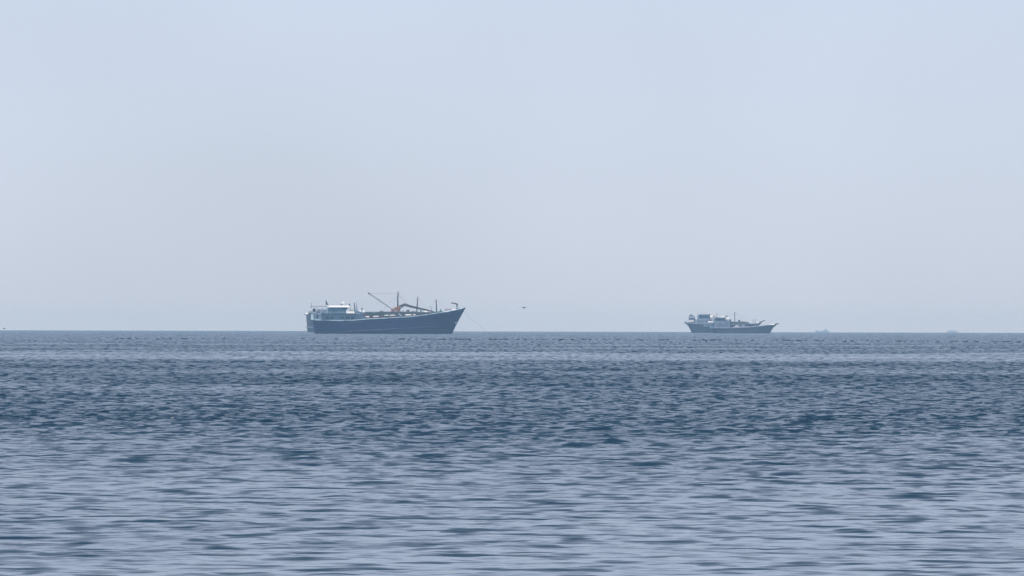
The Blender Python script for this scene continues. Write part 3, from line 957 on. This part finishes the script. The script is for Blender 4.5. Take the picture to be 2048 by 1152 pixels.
rail_posts(R3, 'boat_deck_railing', M['white'], A3.x(1427), A3.x(1458), -2.95, A3.z(646), A3.z(643.4), 10, 2, .035)
rail_posts(R3, 'foredeck_railing', M['house_pale'], A3.x(1506), A3.x(1536), -1.6, A3.z(654), A3.z(649), 9, 2, .03)
MB().tube([(A3.x(1454), .4, A3.z(634.4)), (A3.x(1454.4), .4, A3.z(627))], .05, 5).build('whip_aerial', M['mast'], R3)
MB().prism(A3.pts([(1470, 653.4), (1478, 653.2), (1476.4, 650.6), (1471.6, 651)]), -1.6, .2).build('deck_bale', M['canvas'], R3, bevel=.06)
MB().prism(A3.pts([(1484, 653), (1489, 652.8), (1489, 649.8), (1484, 650)]), -1.2, .2).build('deck_crate', M['house_pale'], R3, bevel=.04)

# ---------------------------------------------- dhow behind it with the raked deckhouse
D4 = 3800.0
A4 = Frame(1450, 665.4, D4, math.radians(3))
R4 = empty('dhow', A4.loc, A4.h)
tag(R4, 'dark dhow with slant fronted tall deckhouse and overhanging stern, moored behind the awning dhow', 'dhow')
stern4 = [(A4.x(1387), -1.2), (A4.x(1384), 0), (A4.x(1380.5), A4.z(658)), (A4.x(1376.5), A4.z(651)), (A4.x(1372), A4.z(647)), (A4.x(1369.5), A4.z(644))]
bow4 = [(A4.x(1504), -1.2), (A4.x(1507), 0), (A4.x(1513), A4.z(656)), (A4.x(1518.5), A4.z(650)), (A4.x(1522), A4.z(645))]
sheer4 = A4.pts([(1370, 645.4), (1376, 646.6), (1390, 647.5), (1420, 648.5), (1460, 648.6), (1490, 647.8), (1508, 646.8), (1522, 645.2)])
h4 = Hull(stern4, bow4, sheer4, 8.2, PT, PW, 44, 10)
hull4 = h4.shell('hull', M['hull_teal'], R4)
h4.deck('deck', M['deck'], R4, .7)
for sg in (-1, 1):
    h4.line(.03, .97, lambda u: h4.top(u) + .03, sg, .08, -.03, 40).build('gunwale_rail', M['house_pale'], hull4)
MB().tube([(A4.x(1373), -1.2, A4.z(646.5)), (A4.x(1368.6), -1.2, A4.z(644.2))], [.25, .42], 8).build('stern_fender', M['dark'], R4)
MB().prism(A4.pts([(1376, 642.2), (1378, 643.6), (1386, 643.2), (1388, 640.4), (1377, 640.6)]), -2.6, -1.6, 1.0).build('stern_boat', M['white'], R4, bevel=.06)
MB().prism(A4.pts([(1376, 646.6), (1394, 647.4), (1392, 634.6), (1377.4, 634.4)]), -1.5, 2.4).build('poop_house', M['house_pale'], R4, bevel=.05)
MB().prism(A4.pts([(1376.4, 632.8), (1389.4, 632.8), (1385, 630.9), (1382.6, 629), (1379.4, 629), (1380.6, 630.8)]), -2.4, 2.4).build('poop_canopy', M['mast'], R4)
for px in (1377.6, 1383, 1388.4):
    MB().tube([(A4.x(px), -2.2, A4.z(641)), (A4.x(px), -2.2, A4.z(632.6))], .06, 6).build('canopy_pole', M['mast'], R4)
dh = MB().prism(A4.pts([(1388, 648.2), (1422, 649), (1421.4, 638.2), (1392, 638.2)]), -3.2, 3.2).build('lower_deckhouse', M['house_pale'], R4, bevel=.05)
wh = MB().prism(A4.pts([(1391.6, 638), (1419.6, 638), (1419, 629.4), (1398, 629.4)]), -2.8, 2.8).build('wheelhouse', M['house_blue'], R4, bevel=.05)
for px in (1401, 1405.4, 1409.8, 1414.2):
    x, z = A4.p(px, 633.8)
    MB().box(x - .36, x + .36, -2.86, -2.77, z - .42, z + .36).build('window', M['glass'], wh)
for px in (1397, 1404, 1411):
    x, z = A4.p(px, 643.4)
    MB().box(x - .34, x + .34, -3.26, -3.17, z - .3, z + .3).build('window', M['house_blue'], dh)
MB().box(A4.x(1396), A4.x(1420.5), -3.1, 3.1, A4.z(629.3), A4.z(628.5)).build('wheelhouse_roof', M['house_pale'], R4)
MB().tube([(A4.x(1418), -2.9, A4.z(641)), (A4.x(1418), -2.9, A4.z(629.8))], .22, 8).build('exhaust_pipe', M['dark'], R4)
MB().tube([(A4.x(1394.6), 0, A4.z(638)), (A4.x(1394.2), 0, A4.z(620.5))], [.08, .04], 6).build('aerial', M['house_pale'], R4)
p = h4.side(h4.u_at(A4.x(1412), A4.z(651.6)), A4.z(651.6), -1, .06)
MB().box(A4.x(1406), A4.x(1417), p[1] - .06, p[1] + .3, A4.z(652.4), A4.z(650.8)).build('fender_board', M['rail'], R4, bevel=.03)
MB().tube([(A4.x(1469.6), 0, A4.z(648)), (A4.x(1469.3), 0, A4.z(624.6))], [.18, .13], 8).build('mast', M['mast'], R4)
MB().box(A4.x(1468.4), A4.x(1470.4), -.3, .3, A4.z(626.6), A4.z(624.4)).build('masthead', M['mast'], R4)
MB().prism(A4.pts([(1459, 648.5), (1500, 648.2), (1497, 644.2), (1488, 642.8), (1460, 642.6)]), -2.7, 2.7).build('hold_cover', M['tarp'], R4, bevel=.08)
MB().prism(A4.pts([(1480, 642.7), (1494, 644.2), (1494, 643.2), (1480, 641.4)]), -2.3, 2.3).build('cover_sheet', M['canvas'], R4)
MB().box(A4.x(1476), A4.x(1479.8), -1.2, .2, A4.z(642.7), A4.z(639), top=(.1, .0, .1)).build('engine_box', M['mast'], R4, bevel=.04)
for px in (1506, 1510.6):
    MB().tube([(A4.x(px + .6), 0, A4.z(647)), (A4.x(px), 0, A4.z(636.6))], [.14, .11], 8).build('bow_post', M['house_pale'], R4)
MB().prism(A4.pts([(1516.5, 649.4), (1519.6, 649.4), (1524, 643.6), (1531, 640.2), (1530.4, 639.2), (1523, 641.6), (1518.6, 643.6)]), -.26, .26).build('bow_beak', M['mast'], R4, bevel=.03)
MB().prism(A4.pts([(1512.8, 646.4), (1517.6, 646.2), (1517.4, 643.8), (1513.4, 644.4)]), -1, 1, 1.0).build('foredeck_cover', M['white'], R4, bevel=.04)

rail_posts(R4, 'roof_railing', M['white'], A4.x(1398), A4.x(1420), -2.95, A4.z(628.5), A4.z(626.2), 7, 2, .035)
rail_posts(R4, 'poop_railing', M['house_pale'], A4.x(1371), A4.x(1390), -2.9, A4.z(646), A4.z(642.4), 7, 2, .04)
rail_posts(R4, 'waist_railing', M['house_pale'], A4.x(1392), A4.x(1424), -3.3, A4.z(638.2), A4.z(636), 9, 2, .035)
for px_, w_, t_ in ((1391.6, 1.8, 634.8), (1422.6, 1.2, 640.6)):
    MB().prism(A4.pts([(px_ - w_, 638.4), (px_ + w_, 638.4), (px_ + w_ * .8, t_), (px_ - w_ * .7, t_ + .5)]), -2.9, -1.6, 1.0).build('deck_box', M['white'], R4, bevel=.04)
MB().tube([(A4.x(1469.3), 0, A4.z(626)), (A4.x(1500), -1.5, A4.z(645))], .03, 5).build('stay_wire', M['rope'], R4)
MB().tube([(A4.x(1469.3), 0, A4.z(626)), (A4.x(1440), -1.5, A4.z(640))], .03, 5).build('stay_wire', M['rope'], R4)
for px_, t_ in ((1404, 623.6), (1412, 622.6)):
    MB().tube([(A4.x(px_), .5, A4.z(628.6)), (A4.x(px_), .5, A4.z(t_))], .04, 5).build('whip_aerial', M['mast'], R4)

# ---------------------------------------------- two boats far out in the haze
D5 = 9500.0
A5 = Frame(1645, 665.0, D5, 0.0)
A5.loc = (at(1645, 664.5, D5).x, at(1645, 664.5, D5).y, drop(D5))
zz5 = CAM_H - math.sqrt(2 * CAM_H / RE) * D5 - drop(D5)     # height hidden below the horizon
def P5(A, px, py, hz, hid):
    return (A.x(px), (hz - py) * A.k + hid)
R5 = empty('fishing_boat', A5.loc)
tag(R5, 'faint fishing boat with a pointed mast over its cabin, far out in the haze', 'boat')
hz = 664.7
q5 = lambda l: [P5(A5, a, b, hz, zz5) for a, b in l]
MB().prism(q5([(1632, 668), (1657, 668), (1659.4, 661.6), (1655, 662.2), (1636, 662.2), (1634, 660.4), (1630.4, 660.8)]), -1.8, 1.8).build('hull', M['far_paint'], R5)
MB().prism(q5([(1644, 662.4), (1656, 662.4), (1655, 660.4), (1648, 660)]), -1.4, 1.4).build('cabin', M['house_pale'], R5)
MB().prism(q5([(1649.4, 660.4), (1654, 660.4), (1652, 656.8), (1651.2, 656.8)]), -.5, .5).build('mast', M['far_paint'], R5)
D6 = 10500.0
A6 = Frame(1904, 665.0, D6, 0.0)
A6.loc = (at(1904, 665.2, D6).x, at(1904, 665.2, D6).y, drop(D6))
zz6 = CAM_H - math.sqrt(2 * CAM_H / RE) * D6 - drop(D6)
q6 = lambda l: [P5(A6, a, b, 665.4, zz6) for a, b in l]
R6 = empty('boat', A6.loc)
tag(R6, 'faint flat topped boat without a mast, farthest out in the haze', 'boat')
MB().prism(q6([(1893, 669), (1915, 669), (1917.4, 664), (1912, 664.4), (1893, 664.4), (1891.6, 663.8)]), -2, 2).build('hull', M['far_paint'], R6)
MB().prism(q6([(1893.4, 664.6), (1915, 664.6), (1914, 661.8), (1904, 661.2), (1898, 660.8), (1894.4, 662.4)]), -1.5, 1.5).build('cabin', M['house_pale'], R6)

# ---------------------------------------------- birds
def make_sitting_bird(kind):
    """one body surface: rump, back, breast, neck, head and bill of a swimming sea bird facing +x"""
    neck = [(.23, .02, .10), (.27, .0, .17), (.25, 0, .24), (.28, 0, .29)] if kind == 0 else (
        [(.22, .0, .09), (.27, 0, .14), (.29, 0, .18), (.32, 0, .20)] if kind == 1 else [(.22, 0, .10), (.24, 0, .20), (.24, 0, .29), (.27, 0, .34)])
    pts = [(-.42, 0, .05), (-.30, 0, .06), (-.12, 0, .05), (.08, 0, .045), (.18, 0, .06)] + neck
    rad = [.03, .09, .13, .135, .10, .055, .045, .042, .05]
    e = neck[-1]
    pts += [(e[0] + .06, 0, e[2] - .005), (e[0] + .14, 0, e[2] - .02)]
    rad += [.022, .008]
    mb = MB().tube(pts, rad, 9)
    mb.v = [(x, y * 1.15, z) for x, y, z in mb.v]
    return mb


BIRD_G = 'dark seabirds afloat in a long row'
bird_mesh = []
for k in range(3):
    o = make_sitting_bird(k).build('seabird', M['bird'], None, smooth=True)
    bird_mesh.append(o.data)
    bpy.data.objects.remove(o)
bx = [233.5, 242, 246, 257, 258.6, 274, 290, 316, 328, 341, 365, 371, 405, 431, 447, 509, 606, 628, 673, 723.5, 762, 800, 803, 808,
      818, 833, 848, 851, 855.5, 861, 866, 869, 877, 880, 884, 889, 901, 904, 912, 916, 920, 925, 932, 935, 939, 957, 980, 982.5,
      990, 992.5, 1001, 1009, 1013, 1016, 1034, 1037, 1049, 1051.5, 1064, 1073, 1083, 1086, 1091, 1107.5, 1119, 1122, 1126, 1145, 1165,
      1168, 1180, 1208, 1234, 1252, 1274, 1277.5, 1283, 1293, 1318, 1325, 1335, 1389, 1398, 1406, 1412, 1421, 1428, 1439, 1472, 1482,
      1505, 1547, 1554, 1567, 1573, 1577, 1585, 1588, 1596, 1603, 1612, 1633, 1639.5, 1646.5, 1690, 1705, 1735, 1755, 1793, 1797,
      1801, 1809, 1821, 1825, 1840, 1856, 1875.5, 1878.5, 1902, 1905.5, 1912, 1925, 1932, 1951, 1954, 1987, 1991, 2009, 2016, 2024, 2038]
for i, px in enumerate(bx):
    hz_ = 660.5 + .00257 * px
    py = np.interp(px, [230, 850, 1050, 1300, 1580, 1800, 1990], [678.4, 679.4, 679.8, 680.6, 682, 683.2, 684.2])
    d = sea_dist(py - hz_) + rnd.gauss(0, 28)
    p = at(px, py, d)
    o = bpy.data.objects.new('seabird', bird_mesh[rnd.choice([0, 0, 1, 2])])
    COL.objects.link(o)
    d = math.hypot(p.x, p.y)
    s_ = rnd.uniform(.5, .95)
    o.location = (p.x, p.y, drop(d) + .02)
    o.rotation_euler = (0, 0, rnd.choice([0, math.pi]) + rnd.uniform(-.7, .7))
    o.scale = (s_,) * 3
    where = ('on open water past the stern of the blue cargo dhow' if px < 615 else
             'right below the hull of the blue cargo dhow' if px < 935 else
             'on open water between the blue cargo dhow and the awning dhow' if px < 1365 else
             'right below the two overlapping dhows' if px < 1560 else
             'past the awning dhow\'s bow, below the faint far boats')
    tag(o, 'small dark seabird afloat ' + where, 'seabird', BIRD_G + ', ' + where)


def flying_bird(px, py, dist, span, bank, yaw, label):
    r = empty('flying_bird', at(px, py, dist), yaw)
    r.rotation_euler = (bank, 0, yaw)
    tag(r, label, 'bird')
    k = span / 1.2
    MB().tube([(-.34 * k, 0, .0), (-.2 * k, 0, .01), (0, 0, 0), (.16 * k, 0, .02), (.25 * k, 0, .05), (.30 * k, 0, .055), (.38 * k, 0, .045)],
              [.02 * k, .06 * k, .10 * k, .085 * k, .045 * k, .045 * k, .008 * k], 9).build('body', M['bird'], r, smooth=True)
    for s_ in (-1, 1):
        st = [(.04, .05, .13, .11), (.22, .09, .12, .11), (.40, .12, .06, .10), (.60, .08, -.02, .05)]
        vs, fs = [], []
        for y, z, le, ch in st:
            for dx, dz in ((le, 0), (le - ch * .8, .018), (le - ch * 1.9, -.004), (le - ch * .8, -.012)):
                vs.append((dx * k, s_ * y * k, (z + dz) * k))
        for i in range(3):
            for j in range(4):
                fs.append((i * 4 + j, i * 4 + (j + 1) % 4, (i + 1) * 4 + (j + 1) % 4, (i + 1) * 4 + j))
        fs += [(0, 1, 2, 3), (12, 13, 14, 15)]
        MB().add(vs, fs).build('wing', M['bird'], r)
    MB().prism([(-.30 * k, -.005 * k), (-.30 * k, .02 * k), (-.50 * k, .01 * k)], -.06 * k, .06 * k).build('tail', M['bird'], r)
    return r


flying_bird(1048, 615.6, 1150, 1.15, math.radians(4), math.radians(-62), 'dark seabird with spread wings flying in the open sky off the blue dhow\'s bow')
flying_bird(8.8, 657.2, 1400, .75, math.radians(10), math.radians(15), 'tiny lone bird flying low, just above the sea horizon')

# ------------------------------------------------------------------ haze
HB = 12050.0
hzb = MB().box(-HB, HB, -HB, HB, drop(12000) - 1.2, 16.5)
haze_m = bpy.data.materials.new('haze_air')
haze_m.use_nodes = True
hn, hl = haze_m.node_tree.nodes, haze_m.node_tree.links
hn.remove(hn['Principled BSDF'])
pv = hn.new('ShaderNodeVolumePrincipled')
pv.inputs['Color'].default_value = (0.42, 0.70, 1.0, 1)
pv.inputs['Absorption Color'].default_value = (0.6, 0.6, 0.6, 1)
pv.inputs['Density'].default_value = 1.15e-4
pv.inputs['Anisotropy'].default_value = 0.0
hl.new(pv.outputs[0], hn['Material Output'].inputs['Volume'])
ho = hzb.build('haze', haze_m)
tag(ho, kind='stuff')
